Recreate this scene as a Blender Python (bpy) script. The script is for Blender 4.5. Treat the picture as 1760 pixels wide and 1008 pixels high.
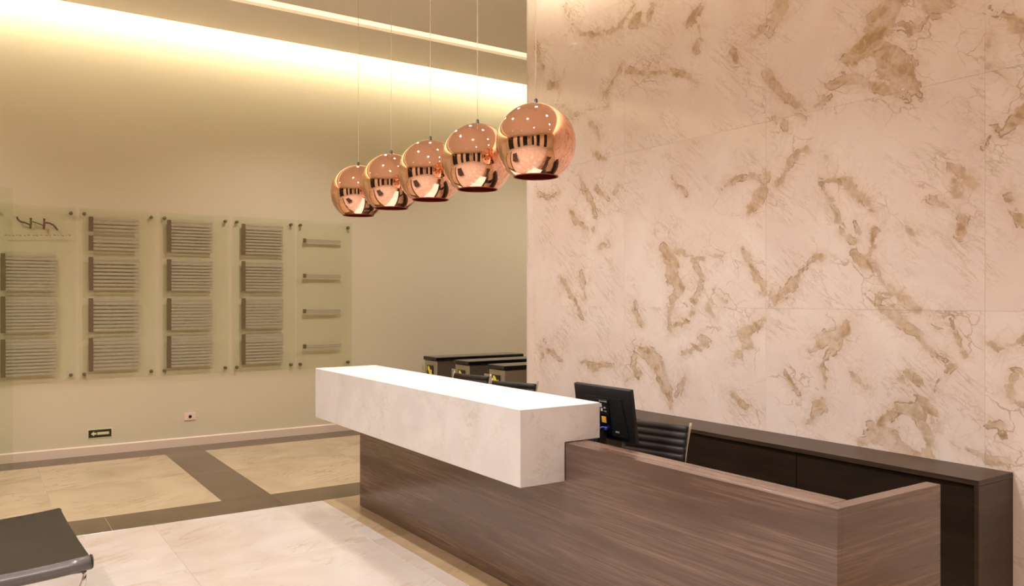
import bpy, bmesh, math, random
import numpy as np
from mathutils import Vector, Matrix
random.seed(4)
PI = math.pi
scene = bpy.context.scene
for o in list(bpy.data.objects):
    bpy.data.objects.remove(o)
C = scene.collection

# ------------------------------------------------------------------ camera
YAW = math.atan(922 / 1377.0)                 # view turned from -X towards +Y
FWD = Vector((-math.cos(YAW), math.sin(YAW), 0))
cam = bpy.data.cameras.new('camera')
cam.sensor_width = 36.0
cam.lens = 36.0 * 1377 / 1760
cam.shift_y = 10 / 1760
cam.clip_start = 0.05
cam.clip_end = 100
co = bpy.data.objects.new('camera', cam)
C.objects.link(co)
co.location = (0, 0, 1.65)
co.rotation_euler = (PI / 2, 0, math.atan2(-FWD.x, FWD.y))
scene.camera = co

# ------------------------------------------------------------------ colour, world
scene.view_settings.view_transform = 'Standard'
scene.view_settings.look = 'None'
scene.view_settings.gamma = 1.0
scene.view_settings.exposure = -0.05
scene.view_settings.use_curve_mapping = False
w = bpy.data.worlds.new('night')
scene.world = w
w.use_nodes = True
w.node_tree.nodes['Background'].inputs[0].default_value = (0.012, 0.014, 0.022, 1)
w.node_tree.nodes['Background'].inputs[1].default_value = 1.0
try:
    scene.cycles.max_bounces = 10
    scene.cycles.diffuse_bounces = 6
    scene.cycles.sample_clamp_indirect = 6.0
    scene.cycles.caustics_reflective = False
    scene.cycles.caustics_refractive = False
    scene.cycles.blur_glossy = 0.6
    scene.cycles.use_denoising = True
except Exception:
    pass

# light levels
COVE_LEFT = 54.0
COVE_MARBLE = 62.0
SLOT = 1.1
DOWN = 205.0
WASH = 24.0  # added row that washes the marble wall with extra light
FRONT = 350.0
PEND = 30.0
WARM = (1.0, 0.965, 0.955)
PENDC = (1.0, 0.98, 0.98)
COVEC = (1.0, 0.95, 0.76)

# room numbers (metres, camera stands over the origin)
XL = -9.495        # face of the wall with the directory boards
YM = 4.47          # face of the marble wall
XM = -6.40         # free end of the marble wall
ZC = 4.65          # ceiling
XR = 3.2
YR = -6.0
YB = 9.5
HMAX = 4.95


# ------------------------------------------------------------------ materials
class NT:
    def __init__(s, name):
        s.m = bpy.data.materials.new(name)
        s.m.use_nodes = True
        s.t = s.m.node_tree
        s.b = s.t.nodes['Principled BSDF']
        s.out = s.t.nodes['Material Output']

    def n(s, typ, **kw):
        nd = s.t.nodes.new(typ)
        for k, v in kw.items():
            setattr(nd, k, v)
        return nd

    def set(s, nd, i, v):
        if isinstance(v, bpy.types.NodeSocket):
            s.t.links.new(v, nd.inputs[i])
        else:
            nd.inputs[i].default_value = v

    def math(s, op, a, b=0.0, clamp=False):
        nd = s.n('ShaderNodeMath', operation=op)
        nd.use_clamp = clamp
        s.set(nd, 0, a)
        s.set(nd, 1, b)
        return nd.outputs[0]

    def mix(s, fac, a, b, blend='MIX'):
        nd = s.n('ShaderNodeMix', data_type='RGBA', blend_type=blend)
        s.set(nd, 0, fac)
        s.set(nd, 6, a if isinstance(a, bpy.types.NodeSocket) else (*a, 1))
        s.set(nd, 7, b if isinstance(b, bpy.types.NodeSocket) else (*b, 1))
        return nd.outputs[2]

    def ramp(s, v, lo, hi, a=0.0, b=1.0):
        nd = s.n('ShaderNodeMapRange', interpolation_type='SMOOTHSTEP')
        s.set(nd, 0, v)
        for i, q in ((1, lo), (2, hi), (3, a), (4, b)):
            nd.inputs[i].default_value = q
        return nd.outputs[0]

    def coords(s, scale=(1, 1, 1), rot=(0, 0, 0), rand=0.0):
        tc = s.n('ShaderNodeTexCoord')
        v = tc.outputs['Object']
        if rand:
            oi = s.n('ShaderNodeObjectInfo')
            ml = s.math('MULTIPLY', oi.outputs['Random'], rand)
            ad = s.n('ShaderNodeVectorMath', operation='ADD')
            s.t.links.new(v, ad.inputs[0])
            s.t.links.new(ml, ad.inputs[1])
            v = ad.outputs[0]
        if any(rot):
            m0 = s.n('ShaderNodeMapping')
            s.t.links.new(v, m0.inputs[0])
            m0.inputs['Rotation'].default_value = rot
            v = m0.outputs[0]
        mp = s.n('ShaderNodeMapping')
        s.t.links.new(v, mp.inputs[0])
        mp.inputs['Scale'].default_value = scale
        return mp.outputs[0]

    def noise(s, vec, scale, detail=4, rough=0.55, dist=0.0):
        nd = s.n('ShaderNodeTexNoise')
        s.t.links.new(vec, nd.inputs['Vector'])
        nd.inputs['Scale'].default_value = scale
        nd.inputs['Detail'].default_value = detail
        nd.inputs['Roughness'].default_value = rough
        nd.inputs['Distortion'].default_value = dist
        return nd.outputs[0]

    def bump(s, h, strength, dist=0.01):
        nd = s.n('ShaderNodeBump')
        nd.inputs['Strength'].default_value = strength
        nd.inputs['Distance'].default_value = dist
        s.t.links.new(h, nd.inputs['Height'])
        s.t.links.new(nd.outputs[0], s.b.inputs['Normal'])

    def base(s, c, rough=0.5, metal=0.0, spec=0.5):
        s.set(s.b, 'Base Color', c if isinstance(c, bpy.types.NodeSocket) else (*c, 1))
        s.set(s.b, 'Roughness', rough)
        s.set(s.b, 'Metallic', metal)
        s.set(s.b, 'Specular IOR Level', spec)
        return s.m


def lin(r, g, b):
    f = lambda c: (c / 255 / 12.92) if c <= 10 else ((c / 255 + 0.055) / 1.055) ** 2.4
    return (f(r), f(g), f(b))


def plain(name, col, rough=0.5, metal=0.0, spec=0.5, var=0.06, scale=6.0):
    k = NT(name)
    nz = k.noise(k.coords(), scale, 3)
    c2 = tuple(max(0, x * (1 - 2 * var)) for x in col)
    k.base(k.mix(nz, c2, tuple(min(1, x * (1 + var)) for x in col)), rough, metal, spec)
    return k.m


def paint(name, col, rough=0.6):
    k = NT(name)
    v = k.coords()
    nz = k.noise(v, 1.3, 3)
    k.base(k.mix(nz, tuple(x * 0.97 for x in col), col), rough, 0, 0.3)
    k.bump(k.noise(v, 260, 2), 0.05, 0.002)
    return k.m


def emission(name, col, strength):
    k = NT(name)
    k.set(k.b, 'Base Color', (*col, 1))
    k.set(k.b, 'Emission Color', (*col, 1))
    k.set(k.b, 'Emission Strength', strength)
    return k.m


def wood(name, dark, mid, light, rough=0.36, spec=0.5, bump=0.06, sy=1.0):
    k = NT(name)
    v = k.coords((0.55, 0.55 * sy, 7.0))
    big = k.noise(v, 1.6, 4, 0.6, 0.4)
    v2 = k.coords((1.2, 1.2 * sy, 60.0))
    fine = k.noise(v2, 2.2, 5, 0.65, 0.2)
    c = k.mix(k.ramp(big, 0.32, 0.68), dark, light)
    c = k.mix(k.ramp(fine, 0.35, 0.7), k.mix(0.75, mid, dark), c)
    r = k.math('ADD', k.math('MULTIPLY', fine, 0.12), rough - 0.06)
    k.base(c, r, 0, spec)
    k.bump(fine, bump, 0.002)
    return k.m


def marble_wall_mat():
    """cream marble; the 'vein' attribute is a signed distance (m) to the big veins of this stone"""
    k = NT('veined_marble')
    v = k.coords(rand=37.0)
    vs = k.coords()
    at = k.n('ShaderNodeAttribute')
    at.attribute_name = 'vein'
    d = at.outputs['Fac']
    n1 = k.noise(vs, 6, 3, 0.5, 0.5)
    n2 = k.noise(vs, 26, 4, 0.6)
    dd = k.math('ADD', k.math('ADD', d, -0.004), k.math('MULTIPLY', k.math('SUBTRACT', n1, 0.5), 0.085))
    dd = k.math('ADD', dd, k.math('MULTIPLY', k.math('SUBTRACT', n2, 0.5), 0.04))
    def cells(scale, warp, feature, vec):
        nz_ = k.n('ShaderNodeTexNoise')
        k.t.links.new(vec, nz_.inputs['Vector'])
        nz_.inputs['Scale'].default_value = 5.0
        nz_.inputs['Detail'].default_value = 4
        w1 = k.n('ShaderNodeVectorMath', operation='SCALE')
        k.t.links.new(nz_.outputs['Color'], w1.inputs[0])
        w1.inputs['Scale'].default_value = warp
        w2 = k.n('ShaderNodeVectorMath', operation='ADD')
        k.t.links.new(vec, w2.inputs[0])
        k.t.links.new(w1.outputs[0], w2.inputs[1])
        vo = k.n('ShaderNodeTexVoronoi', feature=feature)
        k.t.links.new(w2.outputs[0], vo.inputs['Vector'])
        vo.inputs['Scale'].default_value = scale
        return vo
    skew = k.coords((1.0, 1.0, 2.1), (0, math.radians(-34), 0))
    cel = cells(9.0, 0.16, 'F1', skew)
    sp = k.n('ShaderNodeSeparateColor')
    k.t.links.new(cel.outputs['Color'], sp.inputs[0])
    dd = k.math('ADD', dd, k.math('MULTIPLY', k.math('SUBTRACT', sp.outputs[0], 0.5), 0.034))
    # ground
    blot = k.noise(v, 1.7, 4, 0.55, 0.8)
    ground = k.mix(k.ramp(blot, 0.3, 0.72), lin(238, 216, 203), lin(246, 228, 216))
    tint = k.noise(v, 3.4, 3, 0.5)
    ground = k.mix(k.math('MULTIPLY', k.ramp(tint, 0.55, 0.8), 0.4), ground, lin(238, 214, 204))
    # fine diagonal streaks, different on each slab
    sv = k.coords((1.0, 1.0, 5.5), (0, math.radians(-38), 0), rand=37.0)
    st = k.noise(sv, 3.2, 6, 0.66, 0.7)
    ridge = k.math('ABSOLUTE', k.math('SUBTRACT', st, 0.52))
    streak = k.ramp(ridge, 0.0, 0.035, 1.0, 0.0)
    mask = k.ramp(k.noise(v, 2.6, 2), 0.46, 0.66)
    ground = k.mix(k.math('MULTIPLY', k.math('MULTIPLY', streak, mask), 0.45), ground, lin(186, 158, 126))
    # small web of veins near the big ones
    near = k.ramp(d, 0.0, 0.20, 1.0, 0.0)
    web = k.noise(v, 6.5, 6, 0.6, 1.2)
    wr = k.ramp(k.math('ABSOLUTE', k.math('SUBTRACT', web, 0.5)), 0.0, 0.030, 1.0, 0.0)
    ground = k.mix(k.math('MULTIPLY', k.math('MULTIPLY', wr, near), 0.22), ground, lin(186, 154, 118))
    skr = k.coords((1.0, 1.0, 1.7), (0, math.radians(-34), 0), rand=23.0)
    ed = cells(4.2, 0.30, 'DISTANCE_TO_EDGE', skr)
    crack = k.ramp(ed.outputs['Distance'], 0.0, 0.035, 1.0, 0.0)
    cm = k.math('MULTIPLY', k.ramp(d, 0.02, 0.24, 1.0, 0.12), k.ramp(k.noise(skr, 2.4, 4), 0.47, 0.62))
    ground = k.mix(k.math('MULTIPLY', k.math('MULTIPLY', crack, cm), 0.6), ground, lin(176, 138, 98))
    # big veins: tan body, darker crisp rim
    body = k.ramp(dd, -0.012, 0.009, 1.0, 0.0)
    halo = k.ramp(dd, 0.0, 0.07, 0.22, 0.0)
    c = k.mix(halo, ground, lin(205, 176, 146))
    tone = k.mix(k.ramp(k.noise(vs, 11, 4, 0.55, 1.5), 0.36, 0.66), lin(180, 142, 100), lin(214, 182, 146))
    grey = k.ramp(k.noise(vs, 2.2, 2), 0.55, 0.75)
    tone = k.mix(k.math('MULTIPLY', grey, 0.35), tone, lin(172, 158, 134))
    frag = k.math('MULTIPLY', k.ramp(k.noise(vs, 4.5, 6, 0.6, 1.0), 0.32, 0.58, 0.35, 1.0), k.ramp(sp.outputs[1], 0.0, 1.0, 0.55, 0.95))
    c = k.mix(k.math('MULTIPLY', body, frag), c, tone)
    rim = k.ramp(k.math('ABSOLUTE', k.math('ADD', dd, -0.002)), 0.0, 0.0075, 1.0, 0.0)
    rim = k.math('MULTIPLY', rim, k.ramp(k.noise(vs, 7, 3), 0.46, 0.62))
    c = k.mix(k.math('MULTIPLY', rim, 0.7), c, lin(150, 108, 66))
    k.base(c, 0.10, 0, 0.4)
    return k.m


def marble_floor_mat(name, a, b, vein, strength=0.5, rough=0.16, scale=1.0, spec=0.45):
    k = NT(name)
    v = k.coords((1, 1, 1), (0, 0, math.radians(25)), rand=29.0)
    blot = k.noise(v, 1.4 * scale, 4, 0.55, 0.7)
    c = k.mix(k.ramp(blot, 0.3, 0.7), a, b)
    sv = k.coords((0.9, 3.2, 3.2), (0, 0, math.radians(62)), rand=29.0)
    st = k.noise(sv, 1.5 * scale, 7, 0.62, 0.9)
    rd = k.ramp(k.math('ABSOLUTE', k.math('SUBTRACT', st, 0.5)), 0.0, 0.035, 1.0, 0.0)
    mk = k.ramp(k.noise(v, 1.9 * scale, 3), 0.42, 0.66)
    c = k.mix(k.math('MULTIPLY', k.math('MULTIPLY', rd, mk), strength), c, vein)
    sp = k.ramp(k.noise(v, 9 * scale, 5, 0.7, 0.8), 0.62, 0.72)
    c = k.mix(k.math('MULTIPLY', sp, strength * 0.5), c, vein)
    k.base(c, rough, 0, spec)
    return k.m


def arch_glass(name, tint, gloss_rough=0.02, haze=0.0, hazecol=(0.6, 0.6, 0.5)):
    k = NT(name)
    tr = k.n('ShaderNodeBsdfTransparent')
    tr.inputs[0].default_value = (*tint, 1)
    gl = k.n('ShaderNodeBsdfGlossy')
    gl.inputs['Roughness'].default_value = gloss_rough
    gl.inputs['Color'].default_value = (1, 1, 1, 1)
    df = k.n('ShaderNodeBsdfDiffuse')
    df.inputs[0].default_value = (*hazecol, 1)
    m1 = k.n('ShaderNodeMixShader')
    m1.inputs[0].default_value = haze
    k.t.links.new(tr.outputs[0], m1.inputs[1])
    k.t.links.new(df.outputs[0], m1.inputs[2])
    fr = k.n('ShaderNodeFresnel')
    fr.inputs[0].default_value = 1.22
    fac = k.math('MINIMUM', fr.outputs[0], 0.10)
    m2 = k.n('ShaderNodeMixShader')
    k.t.links.new(fac, m2.inputs[0])
    k.t.links.new(m1.outputs[0], m2.inputs[1])
    k.t.links.new(gl.outputs[0], m2.inputs[2])
    k.t.links.new(m2.outputs[0], k.out.inputs[0])
    k.t.nodes.remove(k.b)
    return k.m


def leather(name, col, rough=0.38):
    k = NT(name)
    v = k.coords()
    nz = k.noise(v, 3, 3)
    k.base(k.mix(nz, tuple(x * 0.85 for x in col), col), rough, 0, 0.5)
    vo = k.n('ShaderNodeTexVoronoi')
    k.t.links.new(v, vo.inputs['Vector'])
    vo.inputs['Scale'].default_value = 420
    k.bump(vo.outputs['Distance'], 0.12, 0.001)
    return k.m


M = {}
M['wall'] = paint('beige_paint', lin(212, 199, 170))
M['ceiling'] = paint('ceiling_paint', lin(250, 242, 230))
M['baseboard'] = paint('baseboard_paint', lin(222, 200, 178), 0.4)
M['wood'] = wood('desk_wood', lin(82, 59, 48), lin(106, 81, 69), lin(132, 105, 91), 0.2, 1.0)
M['wood_top'] = wood('desk_top_wood', lin(86, 63, 52), lin(110, 85, 71), lin(136, 109, 93), 0.28, 0.6, sy=14.0)
M['wood_dark'] = wood('cabinet_wood', lin(46, 33, 24), lin(60, 44, 32), lin(76, 57, 42), 0.4, 0.4)
M['wood_door'] = wood('door_wood', lin(30, 20, 13), lin(40, 28, 18), lin(52, 38, 26), 0.42, 0.4)
M['marble'] = marble_wall_mat()
M['slab'] = marble_floor_mat('white_marble', lin(212, 204, 201), lin(224, 217, 214), lin(184, 166, 148), 0.35, 0.28, 2.2, 0.4)
M['tile'] = marble_floor_mat('cream_marble', lin(166, 144, 113), lin(184, 162, 131), lin(138, 108, 76), 0.5, 0.17, 1.0)
M['tile_white'] = marble_floor_mat('pale_marble', lin(186, 169, 154), lin(197, 185, 175), lin(164, 130, 102), 0.5, 0.16, 1.0)
M['strip'] = marble_floor_mat('brown_stone', lin(80, 64, 46), lin(92, 74, 54), lin(64, 50, 36), 0.3, 0.2, 2.0, 0.5)
M['strip_lit'] = marble_floor_mat('lit_strip_stone', lin(164, 138, 106), lin(178, 152, 120), lin(134, 106, 78), 0.4, 0.2, 2.0, 0.5)  # brown strip stone paled; brighter light by the desk put into the colour
M['grout'] = plain('pale_grout', lin(222, 202, 182), 0.7)
M['copper'] = NT('polished_copper').base((0.95, 0.57, 0.41), 0.02, 1.0)
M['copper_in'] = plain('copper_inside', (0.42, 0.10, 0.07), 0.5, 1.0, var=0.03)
M['chrome'] = plain('chrome', (0.80, 0.80, 0.80), 0.08, 1.0, var=0.02)
M['steel'] = plain('brushed_steel', (0.52, 0.49, 0.43), 0.36, 1.0, var=0.05, scale=18)
M['black'] = plain('black_plastic', (0.010, 0.010, 0.010), 0.42, 0, 0.4)
M['blackgloss'] = plain('black_glass', (0.004, 0.004, 0.005), 0.06)
M['cord'] = plain('cord_sleeve', lin(192, 170, 138), 0.5)
M['grey'] = plain('grey_print', lin(150, 148, 142), 0.5)
M['silver'] = plain('silver_print', lin(205, 205, 200), 0.5)
M['yellow'] = plain('yellow_mark', lin(236, 226, 70), 0.5)
M['sticker'] = plain('amber_sticker', lin(244, 180, 60), 0.5)
M['blue'] = plain('blue_plug', lin(52, 72, 170), 0.4)
M['leather'] = leather('brown_leather', lin(44, 35, 31), 0.48)
M['leather_grey'] = leather('grey_leather', lin(78, 70, 60), 0.32)
M['leather_roll'] = leather('roll_leather', lin(100, 92, 92), 0.22)
M['board'] = arch_glass('board_glass', (0.982, 0.99, 0.955), 0.03, 0.02, lin(206, 204, 160))
M['glass'] = arch_glass('clear_glass', (0.965, 0.98, 0.95), 0.02)
M['flap'] = arch_glass('flap_glass', (0.80, 0.84, 0.74), 0.04, 0.35, lin(214, 210, 176))
M['rail'] = plain('bronze_rail', lin(110, 90, 60), 0.5, 0.0)
M['slat'] = plain('slat_metal', lin(168, 156, 130), 0.5, 0.0, var=0.03)
M['logo_brown'] = plain('logo_brown', lin(96, 62, 40), 0.5)
M['logo_green'] = plain('logo_green', lin(84, 92, 30), 0.5)
M['logo_red'] = plain('logo_red', lin(110, 52, 36), 0.5)
M['print'] = plain('faint_print', lin(168, 146, 104), 0.5)
M['plate'] = plain('plate_plastic', lin(236, 206, 186), 0.4)
M['sign_green'] = plain('sign_plate', lin(44, 38, 12), 0.4)
M['sign_light'] = plain('sign_light', lin(220, 214, 172), 0.5)
M['frame'] = plain('window_frame', lin(60, 46, 36), 0.4)
M['night'] = NT('night_pane').base((0.012, 0.010, 0.010), 0.03, 0, 0.6)
M['led_left'] = emission('led_wall', COVEC, COVE_LEFT)
M['led_marble'] = emission('led_marble', COVEC, COVE_MARBLE)
M['diffuser'] = emission('slot_diffuser', (1.0, 0.82, 0.56), SLOT)
M['lens'] = emission('lamp_lens', (1.0, 0.86, 0.70), 9.0)
M['bulb'] = emission('bulb_glass', (1.0, 0.80, 0.62), 2.0)


# ------------------------------------------------------------------ mesh helpers
def link(name, me, mat=None, parent=None, loc=(0, 0, 0), rot=(0, 0, 0), smooth=False, kind=None):
    o = bpy.data.objects.new(name, me)
    C.objects.link(o)
    if mat is not None:
        me.materials.clear()
        me.materials.append(mat)
    if parent is not None:
        o.parent = parent
    o.location = loc
    o.rotation_euler = rot
    if smooth:
        for p in me.polygons:
            p.use_smooth = True
    if kind:
        o['kind'] = kind
    return o


def bm_mesh(bm, name='m'):
    me = bpy.data.meshes.new(name)
    bmesh.ops.recalc_face_normals(bm, faces=bm.faces)
    bm.to_mesh(me)
    bm.free()
    return me


def add_box(bm, x0, x1, y0, y1, z0, z1, bev=0.0, mat=None):
    r = bmesh.ops.create_cube(bm, size=1.0)
    vs = r['verts']
    for v in vs:
        v.co = Vector((x0 + (v.co.x + 0.5) * (x1 - x0), y0 + (v.co.y + 0.5) * (y1 - y0), z0 + (v.co.z + 0.5) * (z1 - z0)))
    if bev > 0:
        es = set()
        for v in vs:
            es.update(v.link_edges)
        rr = bmesh.ops.bevel(bm, geom=list(es), offset=bev, segments=1, affect='EDGES')
        vs = list({v for f in rr['faces'] for v in f.verts})
    if mat is not None:
        for v in vs:
            v.co = mat @ v.co


def box_me(x0, x1, y0, y1, z0, z1, bev=0.0):
    bm = bmesh.new()
    add_box(bm, x0, x1, y0, y1, z0, z1, bev)
    return bm_mesh(bm)


def box(name, x0, x1, y0, y1, z0, z1, mat, parent=None, bev=0.0, kind=None, loc=(0, 0, 0)):
    return link(name, box_me(x0, x1, y0, y1, z0, z1, bev), mat, parent, loc, kind=kind)


def prism(pts, axis, a0, a1):
    """extrude a 2-D outline (list of (u, v)) along axis 'x', 'y' or 'z'"""
    bm = bmesh.new()
    def P(u, v, a):
        return {'x': (a, u, v), 'y': (u, a, v), 'z': (u, v, a)}[axis]
    A = [bm.verts.new(P(u, v, a0)) for u, v in pts]
    B = [bm.verts.new(P(u, v, a1)) for u, v in pts]
    bm.faces.new(A)
    bm.faces.new(B)
    n = len(pts)
    for i in range(n):
        bm.faces.new((A[i], A[(i + 1) % n], B[(i + 1) % n], B[i]))
    return bm_mesh(bm)


def lathe(prof, seg=32, close=False):
    bm = bmesh.new()
    rings = []
    for r, z in prof:
        if r < 1e-6:
            rings.append([bm.verts.new((0, 0, z))])
        else:
            rings.append([bm.verts.new((r * math.cos(2 * PI * i / seg), r * math.sin(2 * PI * i / seg), z)) for i in range(seg)])
    prs = list(zip(rings[:-1], rings[1:]))
    if close:
        prs.append((rings[-1], rings[0]))
    for a, b in prs:
        for i in range(seg):
            j = (i + 1) % seg
            if len(a) == 1 and len(b) == 1:
                continue
            if len(a) == 1:
                bm.faces.new((a[0], b[i], b[j]))
            elif len(b) == 1:
                bm.faces.new((a[i], a[j], b[0]))
            else:
                bm.faces.new((a[i], a[j], b[j], b[i]))
    return bm_mesh(bm)


def tube_bm(bm, pts, r, seg=8, flat=1.0):
    pts = [Vector(p) for p in pts]
    rings = []
    up = Vector((0, 0, 1))
    for i, p in enumerate(pts):
        t = (pts[min(i + 1, len(pts) - 1)] - pts[max(i - 1, 0)]).normalized()
        u = t.cross(up)
        if u.length < 1e-4:
            u = t.cross(Vector((1, 0, 0)))
        u.normalize()
        v = u.cross(t).normalized()
        rings.append([bm.verts.new(p + u * r * flat * math.cos(2 * PI * k / seg) + v * r * math.sin(2 * PI * k / seg)) for k in range(seg)])
    for a, b in zip(rings[:-1], rings[1:]):
        for k in range(seg):
            bm.faces.new((a[k], a[(k + 1) % seg], b[(k + 1) % seg], b[k]))
    bm.faces.new(rings[0])
    bm.faces.new(rings[-1])


def tube(pts, r, seg=8, flat=1.0):
    bm = bmesh.new()
    tube_bm(bm, pts, r, seg, flat)
    return bm_mesh(bm)


def empty(name, label, cat, loc=(0, 0, 0), rz=0.0, group=None):
    o = bpy.data.objects.new(name, None)
    C.objects.link(o)
    o.empty_display_size = 0.1
    o.location = loc
    o.rotation_euler = (0, 0, rz)
    o['label'] = label
    o['category'] = cat
    if group:
        o['group'] = group
    return o


def copy_tree(o, parent=None):
    c = o.copy()
    C.objects.link(c)
    if parent is not None:
        c.parent = parent
    for ch in list(o.children):
        copy_tree(ch, c)
    return c


# ------------------------------------------------------------------ the setting: floor
floor = box('floor', XL - 0.3, XR, YR, YB, -0.12, -0.004, M['grout'], kind='structure')
tile_cache = {}


def floor_tile(name, x0, x1, y0, y1, mat, dz=0.0, gap=0.0015):
    key = (round(x1 - x0, 3), round(y1 - y0, 3))
    if key not in tile_cache:
        tile_cache[key] = {}
    mk = tile_cache[key].get(mat.name)
    if mk is None:
        a, b = key
        mk = box_me(-a / 2 + gap, a / 2 - gap, -b / 2 + gap, b / 2 - gap, -0.012, 0.0, 0.001)
        mk.materials.append(mat)
        tile_cache[key][mat.name] = mk
    o = bpy.data.objects.new(name, mk)
    C.objects.link(o)
    o.parent = floor
    o.location = ((x0 + x1) / 2, (y0 + y1) / 2, dz)
    return o


def spans(a, b, step, start=None):
    out = []
    s = a if start is None else start
    while s > a + 1e-6:
        s -= step
    while s < b - 1e-6:
        lo, hi = max(s, a), min(s + step, b)
        if hi - lo > 0.02:
            out.append((lo, hi))
        s += step
    return out


# brown strips: along the wall, across to it, along the front of the pale field, along the desk (light painted into its tone)
XA, XB, XC0, XC1 = XL, -9.09, -6.75, -6.31
for y0, y1 in spans(-3.6, YB, 1.24, 2.05):
    floor_tile('brown_tile', XA, XB, y0, y1, M['strip'])
    floor_tile('brown_tile', XC0, XC1, y0, y1, M['strip'])
for x0, x1 in ((XB, -7.93), (-7.93, XC0)):
    floor_tile('brown_tile', x0, x1, 1.67, 2.07, M['strip'])
    for y0, y1 in spans(-3.6, 1.67, 1.17, 1.67):
        floor_tile('marble_tile', x0, x1, y0, y1, M['tile'])
    for y0, y1 in spans(2.07, YB, 1.17, 2.07):
        floor_tile('marble_tile', x0, x1, y0, y1, M['tile'])
for x0, x1 in spans(XC1, XR, 1.24):
    floor_tile('lit_strip_tile', x0, x1, 2.36, 2.76, M['strip_lit'])
    floor_tile('marble_border_tile', x0, x1, 2.245, 2.36, M['tile_white'], 0, 0.004)
    for y0, y1 in spans(-3.5, 2.245, 1.17, 2.245):
        floor_tile('marble_tile', x0, x1, y0, y1, M['tile_white'])
    for y0, y1 in spans(2.76, YB, 1.17, 2.76):
        floor_tile('marble_tile', x0, x1, y0, y1, M['tile'])
for x0, x1 in spans(XL, XR, 2.6):
    for y0, y1 in spans(YR, -3.6, 2.4):
        floor_tile('marble_tile', x0, x1, y0, y1, M['tile_white'])

# ------------------------------------------------------------------ walls
box('wall_left', XL - 0.3, XL, YR, YB, 0, HMAX, M['wall'], kind='structure')
bb = prism([(XL, 0.0), (XL + 0.018, 0.0), (XL + 0.018, 0.088), (XL + 0.010, 0.099), (XL, 0.099)], 'y', YR, YB)
link('baseboard_left', bb, M['baseboard'], kind='structure')
box('wall_back', XL, XR, YB, YB + 0.2, 0, HMAX, M['wall'], kind='structure')

# marble wall with its slabs
mw = box('wall_right', XM, XR, YM + 0.0205, YM + 0.30, 0, HMAX, M['grout'], kind='structure')

FPX, HY, H = 1377.0, 514.0, 1.65
RGT = Vector((FWD.y, -FWD.x, 0))


def on_marble(px, py):
    d = FWD + RGT * ((px - 880) / FPX)
    t = YM / d.y
    return (d.x * t, H - (py - HY) / FPX * t, t / FPX)       # x, z, metres per pixel


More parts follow.
